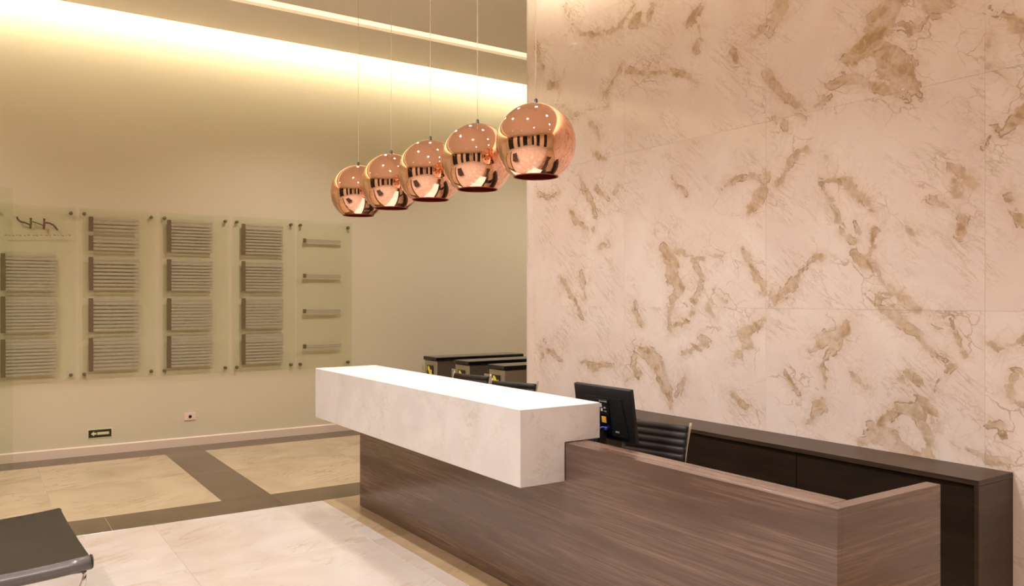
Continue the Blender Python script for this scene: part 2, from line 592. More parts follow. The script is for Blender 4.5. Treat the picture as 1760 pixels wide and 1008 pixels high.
VEINS = [
    [(1365, -40, 16), (1348, 0, 16), (1338, 25, 15), (1326, 50, 7), (1318, 62, 2)],
    [(1560, -40, 22), (1540, 0, 18), (1515, 35, 24), (1500, 75, 20), (1470, 95, 14), (1450, 103, 7)],
    [(1505, 80, 14), (1535, 108, 28), (1550, 128, 24), (1566, 145, 10), (1584, 166, 2)],
    [(1428, 145, 8), (1465, 134, 6), (1500, 150, 10), (1545, 162, 8), (1560, 172, 3)],
    [(1548, 40, 3), (1562, 44, 4), (1566, 54, 2)],
    [(1590, -10, 14), (1610, 6, 20), (1640, 2, 10)], [(1582, 5, 2), (1600, 24, 3), (1578, 50, 2)],
    [(1700, 13, 3), (1730, 32, 4), (1765, 54, 4)], [(1706, 24, 2), (1765, 66, 3)],
    [(1697, 118, 2), (1730, 140, 3), (1765, 172, 2)], [(1700, 60, 4), (1698, 75, 3)],
    [(1770, 185, 18), (1745, 208, 15), (1722, 228, 11), (1706, 222, 5), (1697, 248, 4)],
    [(1319, 126, 7), (1328, 140, 9), (1345, 163, 5), (1368, 180, 5), (1376, 192, 3), (1388, 202, 3)],
    [(1404, 182, 3), (1420, 172, 6), (1428, 164, 3)],
    [(1330, 205, 3), (1348, 214, 3), (1352, 222, 2)],
    [(972, 8, 2), (982, 36, 3), (998, 57, 4), (1014, 60, 5), (1030, 61, 4), (1060, 50, 4), (1090, 8, 3)],
    [(1095, 28, 9), (1086, 42, 7), (1112, 44, 3), (1120, 15, 6)],
    [(1203, 15, 4), (1190, 32, 6), (1176, 45, 3)], [(1201, 44, 3), (1204, 66, 4), (1196, 84, 6)],
    [(1318, 45, 4), (1300, 62, 6), (1285, 70, 2)], [(1255, 80, 3), (1265, 100, 4)],
    [(1076, 122, 2), (1110, 126, 2), (1150, 123, 3), (1172, 126, 3), (1198, 140, 5)],
    [(1386, 257, 4), (1372, 262, 3), (1358, 280, 8), (1352, 292, 3), (1337, 315, 4)],
    [(1318, 303, 4), (1275, 304, 3), (1262, 310, 4), (1245, 322, 3)],
    [(1310, 332, 6), (1300, 346, 10), (1292, 358, 7), (1286, 366, 2)],
    [(1410, 314, 3), (1432, 309, 4), (1458, 312, 8), (1470, 332, 6), (1488, 345, 8), (1500, 360, 7), (1508, 362, 4)],
    [(1410, 316, 3), (1424, 342, 4), (1438, 362, 3), (1442, 384, 3), (1446, 402, 4), (1462, 412, 4), (1472, 416, 3)],
    [(1468, 382, 4), (1477, 400, 3)], [(1505, 395, 9), (1499, 416, 9), (1496, 434, 4)],
    [(1420, 270, 3), (1432, 290, 3), (1436, 310, 2)],
    [(1467, 436, 6), (1480, 448, 10), (1500, 452, 9), (1510, 470, 6), (1518, 488, 4), (1545, 510, 4), (1577, 531, 2)],
    [(1530, 505, 4), (1512, 502, 6), (1506, 524, 2)],
    [(1512, 532, 3), (1532, 538, 8), (1552, 556, 6), (1575, 575, 4), (1590, 594, 3), (1608, 613, 3), (1624, 622, 4)],
    [(1634, 630, 4), (1615, 650, 3), (1606, 668, 5), (1596, 684, 3)],
    [(1550, 655, 2), (1578, 677, 3)],
    [(1500, 745, 14), (1518, 722, 9), (1545, 702, 9), (1570, 705, 9), (1585, 725, 8), (1598, 750, 9), (1606, 775, 8)],
    [(1585, 690, 6), (1600, 715, 8), (1608, 745, 6)], [(1480, 762, 10), (1515, 742, 10), (1540, 745, 7), (1548, 762, 7)],
    [(1525, 765, 7), (1550, 770, 5), (1600, 785, 8)],
    [(1456, 550, 4), (1452, 566, 11), (1436, 576, 14), (1420, 584, 9), (1402, 598, 5), (1393, 604, 3)],
    [(1445, 590, 5), (1425, 606, 4), (1413, 625, 3), (1418, 650, 5), (1416, 668, 4)],
    [(1414, 690, 11), (1404, 706, 11), (1395, 722, 4), (1385, 730, 2)],
    [(1312, 550, 3), (1296, 562, 7), (1280, 575, 11), (1284, 590, 9), (1275, 603, 5), (1262, 616, 3)],
    [(1276, 428, 3), (1285, 450, 6), (1302, 480, 8), (1318, 506, 6), (1332, 515, 7), (1342, 514, 5)],
    [(1340, 512, 6), (1360, 490, 9), (1375, 470, 8), (1392, 452, 5), (1412, 440, 3)],
    [(1140, 425, 8), (1155, 450, 16), (1158, 475, 15), (1170, 496, 8)], [(1160, 432, 4), (1195, 443, 4), (1238, 444, 3)],
    [(1190, 448, 5), (1206, 478, 6), (1200, 505, 6), (1188, 518, 4)], [(1175, 495, 6), (1155, 515, 7), (1150, 545, 5), (1153, 568, 5)],
    [(1153, 562, 3), (1180, 553, 3), (1190, 540, 3)], [(1090, 520, 4), (1096, 548, 5), (1102, 556, 3)],
    [(1100, 598, 8), (1118, 612, 12), (1134, 630, 13), (1138, 655, 14), (1148, 675, 10), (1152, 692, 5), (1152, 704, 2)],
    [(1162, 680, 3), (1172, 662, 2), (1177, 645, 2)], [(1090, 610, 3), (1088, 630, 3)], [(1100, 640, 4), (1076, 656, 3)],
    [(1172, 610, 3), (1190, 600, 4), (1215, 590, 5), (1205, 582, 3)],
    [(1215, 525, 3), (1226, 545, 4)], [(1226, 500, 2), (1248, 520, 3)],
    [(922, 75, 4), (926, 100, 5), (934, 118, 2)], [(945, 145, 5), (958, 150, 5)], [(968, 182, 3), (985, 198, 3), (1012, 192, 2), (1046, 182, 3), (1040, 160, 3), (1066, 118, 5)],
    [(1012, 212, 2), (1026, 218, 3), (1030, 240, 2)], [(1024, 262, 2), (1030, 272, 4), (1042, 275, 2)],
    [(995, 302, 3), (1008, 330, 4), (1020, 352, 4), (1024, 370, 4)], [(1025, 325, 3), (1045, 342, 3)], [(1055, 333, 4), (1062, 320, 2)],
    [(980, 364, 3), (990, 382, 4), (1018, 396, 3)], [(1030, 424, 5), (1044, 420, 4)], [(925, 335, 4), (945, 340, 3), (960, 332, 2)],
    [(1155, 305, 2), (1172, 326, 4), (1180, 336, 2)],
    [(1635, 285, 3), (1655, 300, 3), (1676, 316, 3)], [(1598, 344, 3), (1620, 350, 4), (1640, 358, 2)], [(1653, 376, 5), (1651, 404, 5)],
    [(1560, 393, 4), (1575, 400, 4)], [(1734, 342, 4), (1746, 362, 3), (1762, 388, 4)], [(1640, 312, 3), (1646, 340, 4)],
    [(1704, 590, 4), (1720, 596, 6), (1742, 592, 8), (1770, 578, 12)], [(1608, 545, 4), (1612, 560, 3)], [(1634, 550, 3), (1648, 588, 4), (1660, 612, 2)],
    [(1745, 645, 5), (1735, 670, 6), (1740, 690, 4), (1770, 700, 8)], [(1697, 735, 6), (1715, 730, 6), (1725, 748, 4)], [(1640, 760, 3), (1700, 790, 5), (1735, 800, 4)],
    [(930, 596, 4), (948, 606, 5), (965, 622, 3)], [(1050, 628, 3), (1020, 630, 5), (1000, 622, 3)], [(936, 590, 2), (930, 620, 3)],
    [(965, 480, 4), (985, 510, 5), (1000, 545, 4)], [(1000, 470, 3), (1006, 510, 3)],
    [(1460, 640, 2), (1490, 668, 3)], [(1350, 640, 2), (1375, 680, 2)], [(1250, 670, 2), (1285, 700, 3)], [(1560, 640, 2), (1580, 665, 3)],
]
SEG = []
for ln in VEINS:
    q = []
    for px, py, hw in ln:
        x, z, k = on_marble(px, py)
        q.append((x, z, hw * k))
    for a, b in zip(q[:-1], q[1:]):
        SEG.append((*a, *b))
rv = random.Random(9)
for i in range(34):            # the stone goes on to the right of the photograph and above it
    x = rv.uniform(-1.6, 5.6)
    z = rv.uniform(0.2, 4.7)
    an = rv.uniform(0.3, 2.4)
    wd = rv.uniform(0.01, 0.06)
    for j in range(rv.randint(2, 5)):
        x2, z2 = x + 0.22 * math.cos(an), z + 0.22 * math.sin(an)
        w2 = max(0.008, wd * rv.uniform(0.5, 1.3))
        SEG.append((x, z, wd, x2, z2, w2))
        x, z, wd = x2, z2, w2
        an += rv.uniform(-0.6, 0.6)
SEG = np.array(SEG)


def vein_field(X, Z):
    out = np.full(X.shape, 9.0)
    for x0, z0, w0, x1, z1, w1 in SEG:
        dx, dz = x1 - x0, z1 - z0
        L2 = max(dx * dx + dz * dz, 1e-9)
        t = np.clip(((X - x0) * dx + (Z - z0) * dz) / L2, 0, 1)
        d = np.hypot(X - x0 - t * dx, Z - z0 - t * dz) - 0.95 * (w0 + t * (w1 - w0))
        np.minimum(out, d, out)
    return np.minimum(out, 0.3)


def marble_slab(x0, x1, z0, z1, step):
    g = 0.0005
    x0, x1, z0, z1 = x0 + g, x1 - g, z0 + g, z1 - g
    nx, nz = max(1, round((x1 - x0) / step)), max(1, round((z1 - z0) / step))
    xs, zs = np.linspace(x0, x1, nx + 1), np.linspace(z0, z1, nz + 1)
    X, Z = np.meshgrid(xs, zs)
    V = np.stack([X.ravel(), np.full(X.size, YM), Z.ravel()], 1)
    idx = np.arange(X.size).reshape(nz + 1, nx + 1)
    F = np.stack([idx[:-1, :-1], idx[:-1, 1:], idx[1:, 1:], idx[1:, :-1]], -1).reshape(-1, 4)
    rim = np.concatenate([idx[0, :], idx[1:, -1], idx[-1, -2::-1], idx[-2:0:-1, 0]])
    n0 = len(V)
    B = V[rim].copy()
    B[:, 1] += 0.02
    V = np.concatenate([V, B])
    m = len(rim)
    k = np.arange(m)
    S = np.stack([rim, n0 + k, n0 + (k + 1) % m, rim[(k + 1) % m]], 1)
    Fa = np.concatenate([F, S])
    me = bpy.data.meshes.new('marble_slab')
    me.from_pydata(V.tolist(), [], Fa.tolist())
    f = vein_field(V[:, 0], V[:, 2]).astype(np.float32)
    at = me.attributes.new('vein', 'FLOAT', 'POINT')
    at.data.foreach_set('value', f)
    me.update()
    link('marble_slab', me, M['marble'], mw)


COLS = [XM + 0.105, -5.0, -3.57, -2.145, -0.715, 0.715, XR]
ROWS = [0.0, 0.315, 1.585, 2.855, 4.125, HMAX]
marble_slab(XM, XM + 0.105, 0, HMAX, 0.035)
for i in range(len(COLS) - 1):
    for j in range(len(ROWS) - 1):
        marble_slab(COLS[i], COLS[i + 1], ROWS[j], ROWS[j + 1], 0.0125 if (i < 4 and 0 < j < 4) else 0.05)
# stone on the free end of the wall
box('marble_end', XM - 0.02, XM - 0.0005, YM, YM + 0.30, 0, HMAX, M['slab'], mw, 0.002)

# behind the camera: plastered piers and night-dark glazing (seen in the copper)
box('wall_near', XR, XR + 0.2, YR, YB, 0, HMAX, M['wall'], kind='structure')
box('wall_rear', XL, XR, YR - 0.2, YR, 0, HMAX, M['wall'], kind='structure')
n = 0
WT = 4.15
for y0, y1 in ((-4.6, -3.3), (-1.9, -0.6), (1.0, 2.0)):
    n += 1
    wn = box('window_%d' % n, XR - 0.05, XR - 0.001, y0, y1, 0.15, WT, M['night'], kind='structure')
    for yy in (y0, (y0 + y1) / 2 - 0.03, y1 - 0.06):
        box('frame_post', XR - 0.09, XR - 0.051, yy, yy + 0.06, 0.15, WT, M['frame'], wn)
    for zz in (0.15, 2.4, WT - 0.06):
        box('frame_rail', XR - 0.085, XR - 0.0505, y0, y1, zz, zz + 0.06, M['frame'], wn)
for x0, x1 in ((-8.4, -5.4), (-3.4, -2.2), (-0.8, 1.4)):
    n += 1
    wn = box('window_%d' % n, x0, x1, YR + 0.001, YR + 0.05, 0.15, WT, M['night'], kind='structure')
    for xx in (x0, (x0 + x1) / 2 - 0.03, x1 - 0.06):
        box('frame_post', xx, xx + 0.06, YR + 0.0505, YR + 0.09, 0.15, WT, M['frame'], wn)
    for zz in (0.15, 2.4, WT - 0.06):
        box('frame_rail', x0, x1, YR + 0.0505, YR + 0.085, zz, zz + 0.06, M['frame'], wn)

# ------------------------------------------------------------------ ceiling with coves and a light slot
XE = -9.215
SL0, SL1 = -8.262, -8.030
YE = 4.05
cl = box('ceiling', XE, SL0, YR, YB, ZC, ZC + 0.05, M['ceiling'], kind='structure')
box('ceiling_panel', SL1, XR, YR, YE, ZC, ZC + 0.05, M['ceiling'], cl)
box('ceiling_panel', SL1, XM, YE, YB, ZC, ZC + 0.05, M['ceiling'], cl)
box('ceiling_panel', XM, XR, YM + 0.3, YB, ZC, ZC + 0.05, M['ceiling'], cl)
box('slot_side', SL0 - 0.02, SL0 - 0.0, YR, YB, ZC + 0.05, ZC + 0.16, M['ceiling'], cl)
box('slot_side', SL1, SL1 + 0.02, YR, YB, ZC + 0.05, ZC + 0.16, M['ceiling'], cl)
box('slot_diffuser', SL0, SL1, YR, YB, ZC + 0.035, ZC + 0.05, M['diffuser'], cl)
box('soffit', XL - 0.3, XR + 0.2, YR - 0.2, YB + 0.2, HMAX, HMAX + 0.1, M['ceiling'], cl)
box('light_strip', XE - 0.018, XE + 0.010, YR + 0.1, YB - 0.1, ZC + 0.06, ZC + 0.085, M['led_left'], cl)
box('light_strip', XM + 0.2, XR - 0.1, YE - 0.030, YE - 0.006, ZC + 0.06, ZC + 0.085, M['led_marble'], cl)


def spot(name, loc, power, col, size, blend, rad, parent=None):
    L = bpy.data.lights.new(name, 'SPOT')
    L.energy = power
    L.color = col
    L.spot_size = math.radians(size)
    L.spot_blend = blend
    L.shadow_soft_size = rad
    o = bpy.data.objects.new(name, L)
    C.objects.link(o)
    if parent is not None:
        o.parent = parent
    o.location = loc
    return o


# recessed downlights (above and behind the camera; some added only as fill)
trim_me = lathe([(0.055, 0.0), (0.085, -0.004), (0.088, 0.0), (0.088, 0.004), (0.055, 0.004)], 24, True)
trim_me.materials.append(M['silver'])
lens_me = lathe([(0.0, -0.001), (0.054, -0.001), (0.054, 0.003), (0.0, 0.003)], 20)
lens_me.materials.append(M['lens'])
DL = [((-5.0, 1.25), 'over the pale floor before the counter'), ((-3.1, 1.25), 'over the pale floor before the desk'), ((-1.0, 0.3), 'just above the camera'), ((1.2, 0.9), 'right of the camera'),
      ((-5.0, -2.0), 'over the middle of the open floor'), ((-2.5, -2.0), 'behind and left of the camera'), ((0.3, -2.0), 'straight behind the camera'), ((2.2, -3.6), 'in the rear corner'),
      ((-7.4, -4.4), 'far to the rear left'), ((-4.2, -4.6), 'before the rear glazing'), ((-1.0, -4.6), 'before the rear glazing beside a pier'),
      ((-7.4, 3.1), 'added in front of the turnstiles to brighten the passage'), ((-7.6, 6.2), 'added above the turnstiles to brighten the passage'), ((-7.6, 8.4), 'added in the passage beyond the turnstiles to brighten it'), ((-2.0, 7.0), 'behind the marble wall'), ((-7.5, -1.2), 'near the directory boards')]  # the three lamps around the turnstiles are added to brighten the passage
DL += [((-5.6, 2.95), 'added behind the far left pendant to brighten the marble wall'), ((-4.1, 2.95), 'added behind the middle pendants to brighten the marble wall'), ((-2.6, 2.95), 'added over the end of the desk to brighten the marble wall'), ((-1.1, 2.95), 'added beyond the desk end to brighten the marble wall'), ((0.6, 2.95), 'added over the right of the marble wall to brighten it')]  # unseen wall-washer row, added to brighten the marble wall
for i, ((x, y), where) in enumerate(DL):
    t = empty('ceiling_light', 'small round recessed ceiling downlight ' + where, 'light', (x, y, ZC), 0, 'recessed downlights')
    link('trim_ring', trim_me, None, t, (0, 0, -0.001), smooth=True)
    link('lens', lens_me, None, t, (0, 0, -0.001))
    spot('downlight', (0, 0, -0.03), WASH if y == 2.95 else FRONT if y == 1.25 else DOWN, PENDC if y == 1.25 else WARM, 130, 0.6, 0.06, t)

# ------------------------------------------------------------------ reception desk
DX0, DX1, DY = -5.99, -1.726, 2.55
desk = empty('reception_desk', 'long dark brown wood grain reception desk with a low return panel at its near end', 'desk', ((DX0 + DX1) / 2, 2.9, 0))


def dpart(name, me, mat, **kw):
    return link(name, me, mat, desk, (-(DX0 + DX1) / 2, -2.9, 0), **kw)


Zp = 0.90
# front wall: full height to the right, lower below the marble counter
dpart('front_panel', prism([(DX0, 0.0), (DX1, 0.0), (DX1, Zp), (DX0, Zp)], 'y', DY, DY + 0.028), M['wood'])
dpart('top_rail', box_me(DX0, DX1 - 0.06, DY + 0.0285, DY + 0.15, Zp - 0.03, Zp, 0.002), M['wood_top'])
dpart('inner_panel', box_me(DX0 + 0.02, DX1 - 0.06, DY + 0.13, DY + 0.15, 0.0, Zp - 0.0305), M['wood'])
dpart('return_panel', box_me(DX1 - 0.0595, DX1, DY + 0.0285, 3.24, 0.0, Zp, 0.002), M['wood'])
dpart('end_panel', box_me(DX0, DX0 + 0.019, DY + 0.0285, 3.02, 0.0, Zp - 0.031), M['wood'])
dpart('worktop', box_me(DX0 + 0.02, DX1 - 0.06, DY + 0.151, 3.02, 0.71, 0.74, 0.002), M['wood_dark'])
dpart('modesty_panel', box_me(-4.0, -3.975, DY + 0.16, 2.95, 0.0, 0.709), M['wood_dark'])

# thick white marble counter that hooks over the front wall
SX0, SX1, SY0, SY1, SZ0, SZ1 = -6.22, -3.31, 2.266, 2.785, 0.70, 1.094
prof = [(SY0, SZ0), (DY - 0.002, SZ0), (DY - 0.002, Zp + 0.002), (SY1, Zp + 0.002), (SY1, SZ1), (SY0, SZ1)]
me = prism(prof, 'x', SX0, SX1)
bm = bmesh.new()
bm.from_mesh(me)
bmesh.ops.bevel(bm, geom=list(bm.edges), offset=0.003, segments=1, affect='EDGES')
me2 = bm_mesh(bm)
counter = link('marble_counter', me2, M['slab'], None)
counter['label'] = 'thick white marble counter slab hooked over the front of the wooden reception desk'
counter['category'] = 'counter'

# ------------------------------------------------------------------ low cabinet against the marble wall
KX0, KX1, KY0, KY1, KZ = -6.25, -2.005, 4.115, YM - 0.003, 0.75
cred = empty('low_cabinet', 'long low dark wood cabinet standing against the veined marble wall', 'cabinet', ((KX0 + KX1) / 2, (KY0 + KY1) / 2, 0))


def kpart(name, me, mat):
    return link(name, me, mat, cred, (-(KX0 + KX1) / 2, -(KY0 + KY1) / 2, 0))


kpart('top_board', box_me(KX0, KX1, KY0, KY1, KZ - 0.028, KZ, 0.0015), M['wood_dark'])
for a in (KX0, KX1 - 0.022):
    kpart('side_panel', box_me(a, a + 0.022, KY0, KY1, 0.0, KZ - 0.0285, 0.001), M['wood_dark'])
kpart('back_panel', box_me(KX0 + 0.023, KX1 - 0.023, KY1 - 0.02, KY1, 0.0, KZ - 0.029), M['wood_dark'])
kpart('plinth', box_me(KX0 + 0.023, KX1 - 0.023, KY0 + 0.05, KY0 + 0.07, 0.0, 0.07), M['black'])
dw = (KX1 - KX0 - 0.046) / 4
for i in range(4):
    a = KX0 + 0.023 + i * dw
    kpart('door', box_me(a + 0.003, a + dw - 0.003, KY0 + 0.02, KY0 + 0.04, 0.08, KZ - 0.034, 0.001), M['wood_door'])

# ------------------------------------------------------------------ copper pendants
def make_pendant():
    t = empty('pendant_lamp', '', 'lamp', (0, 0, 0), 0, 'copper globe pendants over the counter')
    R = 0.2175
    a0 = math.acos(0.83)           # cut at the bottom
    P = []
    N = 36
    for i in range(N + 1):
        th = PI - a0 - (PI - a0 - 0.055) * i / N
        P.append((R * math.sin(th), R * math.cos(th)))
    Q = [((r * 0.985), z * 0.985 if z > -0.7 * R else z) for r, z in reversed(P)]
    link('globe', lathe(P + [(0.0, R)], 64), M['copper'], t, smooth=True)
    link('inner_shell', lathe(Q + [P[0]], 48), M['copper_in'], t, smooth=True)
    link('rim', lathe([(P[0][0] - 0.006, P[0][1] - 0.003), (P[0][0] + 0.001, P[0][1] - 0.003), (P[0][0] + 0.001, P[0][1] + 0.002), (P[0][0] - 0.006, P[0][1] + 0.002)], 64, True), M['copper_in'], t, smooth=True)
    link('cap', lathe([(0.0, 0.243), (0.007, 0.243), (0.009, 0.238), (0.009, 0.222), (0.013, 0.219), (0.013, 0.210), (0.0, 0.210)], 20), M['black'], t, smooth=True)
    link('cord', tube([(0, 0, 0.244), (0, 0, 1.2), (0, 0, ZC - 2.495 - 0.02)], 0.0022, 6), M['cord'], t)
    link('ceiling_rose', lathe([(0.0, ZC - 2.497), (0.055, ZC - 2.497), (0.055, ZC - 2.515), (0.045, ZC - 2.523), (0.0, ZC - 2.523)], 24), M['silver'], t, smooth=True)
    link('socket', lathe([(0.0, 0.205), (0.02, 0.205), (0.02, 0.11), (0.0, 0.11)], 16), M['black'], t, smooth=True)
    link('bulb', lathe([(0.0, 0.0), (0.016, 0.004), (0.028, 0.018), (0.032, 0.04), (0.026, 0.07), (0.014, 0.09), (0.013, 0.109), (0.0, 0.109)], 16), M['bulb'], t, smooth=True)
    spot('pendant_light', (0, 0, -0.172), PEND, PENDC, 66, 0.9, 0.05, t)
    return t


pl = ['largest and nearest, before the marble wall', 'second nearest, left of the largest', 'middle one of the row of five',
      'second from the left end of the row', 'smallest, at the left end of the row']
pen = make_pendant()
for i, x in enumerate((-3.545, -4.155, -4.76, -5.37, -5.975)):
    o = pen if i == 0 else copy_tree(pen)
    o.location = (x, 2.53, 2.495)
    o.rotation_euler.z = 0
    o['label'] = 'polished copper globe pendant lamp, ' + pl[i]

# ------------------------------------------------------------------ directory boards on the left wall
XG0, XG1 = -9.462, -9.452       # glass thickness; stands off the wall
slat_me = {}


def slat(w, h):
    k = (round(w, 3), round(h, 4))
    if k not in slat_me:
        slat_me[k] = box_me(0.0, 0.006, 0.0, w, 0.0, h, 0.0012)
        slat_me[k].materials.append(M['slat'])
    return slat_me[k]


bolt_me = lathe([(0.0, 0.0), (0.014, 0.0), (0.014, 0.035), (0.018, 0.035), (0.018, 0.045), (0.015, 0.048), (0.0, 0.048)], 16)
bolt_me.materials.append(M['rail'])


def board(y0, y1, label, blocks, slw, y_rail):
    bz0, bz1 = 0.80, 2.60
    t = empty('directory_board', label, 'sign', (XL, (y0 + y1) / 2, bz0), 0, 'glass directory boards on the beige wall')
    L = lambda x, y, z: (x - XL, y - (y0 + y1) / 2, z - bz0)
    link('glass_panel', box_me(XG0 - XL, XG1 - XL, y0 - (y0 + y1) / 2, y1 - (y0 + y1) / 2, 0, bz1 - bz0, 0.001), M['board'], t)
    for yy in (y0 + 0.045, y1 - 0.045):
        for zz in (bz0 + 0.06, bz1 - 0.06):
            link('standoff', bolt_me, None, t, L(XL, yy, zz), (0, PI / 2, 0), smooth=True)
    for za, zb, n in blocks:
        h = zb - za
        r = link('name_rail', box_me(0, 0.012, 0, 0.042, 0, h, 0.001), M['rail'], t, L(XG1 + 0.0005, y_rail, za))
        p = h / n
        for k in range(n):
            link('slat', slat(slw, p * 0.64), None, r, (0.0, 0.044, p * k + p * 0.18))
    return t


R4 = [(0.886, 1.24, 10), (1.302, 1.656, 10), (1.737, 2.088, 10), (2.164, 2.52, 10)]
b1 = board(0.135, 0.868, 'leftmost glass directory board with a small brown and green emblem above three name blocks',
           [(0.865, 1.244, 11), (1.308, 1.674, 11), (1.732, 2.104, 11)], 0.44, 0.205)
board(0.900, 1.640, 'second glass directory board from the left, its top name block split into two short ones',
      [(0.886, 1.24, 9), (1.302, 1.656, 9), (1.737, 2.091, 9), (2.159, 2.315, 4), (2.358, 2.514, 4)], 0.44, 0.985)
board(1.685, 2.425, 'middle glass directory board of the five with four full name blocks', R4, 0.44, 1.752)
board(2.465, 3.190, 'fourth glass directory board from the left, between a full board and the nearly empty one', R4, 0.44, 2.560)
b5 = board(3.215, 3.915, 'rightmost glass directory board with only four single name lines', [], 0.44, 3.28)
for z in (2.355, 1.928, 1.5, 1.073):
    r = link('name_rail', box_me(0, 0.012, 0, 0.038, 0, 0.05, 0.001), M['rail'], b5, (XG1 + 0.0005 - XL, 3.288 - 3.565, z - 0.8 - 0.025))
    for k in range(2):
        link('slat', slat(0.44, 0.017), None, r, (0.0, 0.040, 0.006 + 0.021 * k))


# emblem on the first board, drawn as raised strokes on the glass
def emblem(pts, mat, r=0.006):
    q = []
    for px, py in pts:
        d = FWD + RGT * ((px - 880) / FPX)
        t = XG1 / d.x
        q.append((XG1 + 0.002 - XL, d.y * t - (0.135 + 0.868) / 2, H - (py - HY) / FPX * t - 0.8))
    link('emblem_stroke', tube(q, r, 6), mat, b1)


emblem([(29, 373), (31, 378), (35, 381), (43, 383), (50, 386), (53, 388)], M['logo_brown'], 0.009)
emblem([(53, 375), (53, 384), (52, 393)], M['logo_green'], 0.011)
emblem([(55, 381), (62, 383), (70, 386), (76, 389)], M['logo_green'], 0.007)
emblem([(76, 376), (76, 386), (75, 394)], M['logo_red'], 0.011)
emblem([(78, 383), (86, 384), (93, 388), (97, 393), (99, 396)], M['logo_brown'], 0.009)
for k, px in enumerate((8, 14, 21, 27, 33, 41, 47, 56, 62, 69, 78, 84, 92, 98, 106, 112, 118)):
    emblem([(px, 404), (px + 4, 404.5 + (k % 3) * 0.7)], M['print'], 0.007 - 0.002 * (k % 2))

# ------------------------------------------------------------------ sheet of glass at the far left
gs = box('glass_sheet', -9.365, -9.353, -1.10, 0.307, 0.002, 2.75, M['glass'], None, 0.001)
gs['label'] = 'clear glass sheet standing before the wall at the far left edge'
gs['category'] = 'glass sheet'

# ------------------------------------------------------------------ exit plate and outlet near the baseboard
y0, y1, z0, z1 = 0.988, 1.205, 0.183, 0.262
t = empty('exit_sign', 'small dark rectangular plate with a pale left arrow low on the beige wall', 'sign', (XL, (y0 + y1) / 2, z0))
hw, hh = (y1 - y0) / 2, z1 - z0
link('border', box_me(0.0005, 0.004, -hw - 0.012, hw + 0.012, -0.012, hh + 0.012), M['sign_light'], t)
link('plate', box_me(0.0041, 0.007, -hw, hw, 0, hh), M['sign_green'], t)
m_ = hh / 2
link('arrow', prism([(-hw + 0.022, m_), (-hw + 0.052, m_ + 0.026), (-hw + 0.052, m_ + 0.010), (-hw + 0.075, m_ + 0.010), (-hw + 0.075, m_ - 0.010), (-hw + 0.052, m_ - 0.010), (-hw + 0.052, m_ - 0.026)], 'x', 0.0071, 0.0085), M['sign_light'], t)
link('pale_band', box_me(0.0071, 0.0085, -hw + 0.082, hw - 0.022, m_ - 0.014, m_ + 0.014), M['sign_light'], t)

t = empty('wall_outlet', 'small square pinkish white wall outlet with one dark hole above the baseboard', 'outlet', (XL, 2.0, 0.327))
link('cover_plate', box_me(0.0005, 0.010, -0.062, 0.062, -0.042, 0.042, 0.003), M['plate'], t)
link('socket_hole', lathe([(0.0, 0.0), (0.016, 0.0), (0.018, 0.003), (0.018, 0.0045), (0.0, 0.0045)], 16), M['black'], t, (0.0085, 0.002, 0.0), (0, PI / 2, 0))

# ------------------------------------------------------------------ turnstiles in the passage beyond the marble wall
def make_turnstile():
    t = empty('turnstile', '', 'turnstile', (0, 0, 0), 0, 'row of turnstiles in the passage')
    W, L, Hh = 0.31, 1.24, 0.95
    link('cabinet', box_me(-W / 2, W / 2, 0.0, L, 0.0, Hh - 0.0455, 0.006), M['steel'], t)
    link('lid', box_me(-W / 2 - 0.012, W / 2 + 0.012, -0.015, L + 0.015, Hh - 0.045, Hh, 0.008), M['blackgloss'], t)
    link('kick_plate', box_me(-W / 2 + 0.02, W / 2 - 0.02, -0.006, -0.0005, 0.02, 0.12), M['black'], t)
    for s in (-1, 1):
        link('side_recess', box_me(s * W / 2 + (0.0005 if s > 0 else -0.006), s * W / 2 + (0.006 if s > 0 else -0.0005), 0.34, 0.90, 0.22, 0.86, 0.002), M['steel'], t)
    d = link('display', prism([(-0.085, 0.68), (0.065, 0.68), (0.065, 0.845), (-0.085, 0.845)], 'y', -0.006, -0.0005), M['blackgloss'], t)
    # yellow arrow, bent down to the right
    a = [(-0.065, 0.832), (-0.035, 0.838), (0.012, 0.785), (0.040, 0.800), (0.038, 0.700), (-0.040, 0.722), (-0.018, 0.742), (-0.062, 0.795)]
    link('arrow', prism(a, 'y', -0.009, -0.0062), M['yellow'], d)
    link('flap', box_me(-W / 2 - 0.20, -W / 2 - 0.002, 0.06, 0.075, 0.30, 0.83, 0.004), M['flap'], t)
    return t


tl = ['leftmost turnstile with steel body and black lid, nearest the beige wall', 'middle turnstile with steel body and black lid, behind the marble counter',
      'rightmost turnstile with steel body and black lid, beside the end of the marble wall']
ts = make_turnstile()
for i, x in enumerate((-8.60, -7.845, -7.12)):
    o = ts if i == 0 else copy_tree(ts)
    o.location = (x, 4.575, 0)
    o['label'] = tl[i]


# ------------------------------------------------------------------ desk chairs
def bez(p0, p1, p2, n):
    return [tuple((1 - t) ** 2 * a + 2 * t * (1 - t) * b + t * t * c for a, b, c in zip(p0, p1, p2)) for t in [i / n for i in range(n + 1)]]


PROF = [(-0.25, 0.425), (-0.23, 0.447)] + bez((-0.20, 0.455), (0.08, 0.43), (0.15, 0.435), 8) + bez((0.17, 0.44), (0.235, 0.455), (0.245, 0.54), 6) + bez((0.25, 0.57), (0.255, 0.70), (0.325, 0.945), 10)


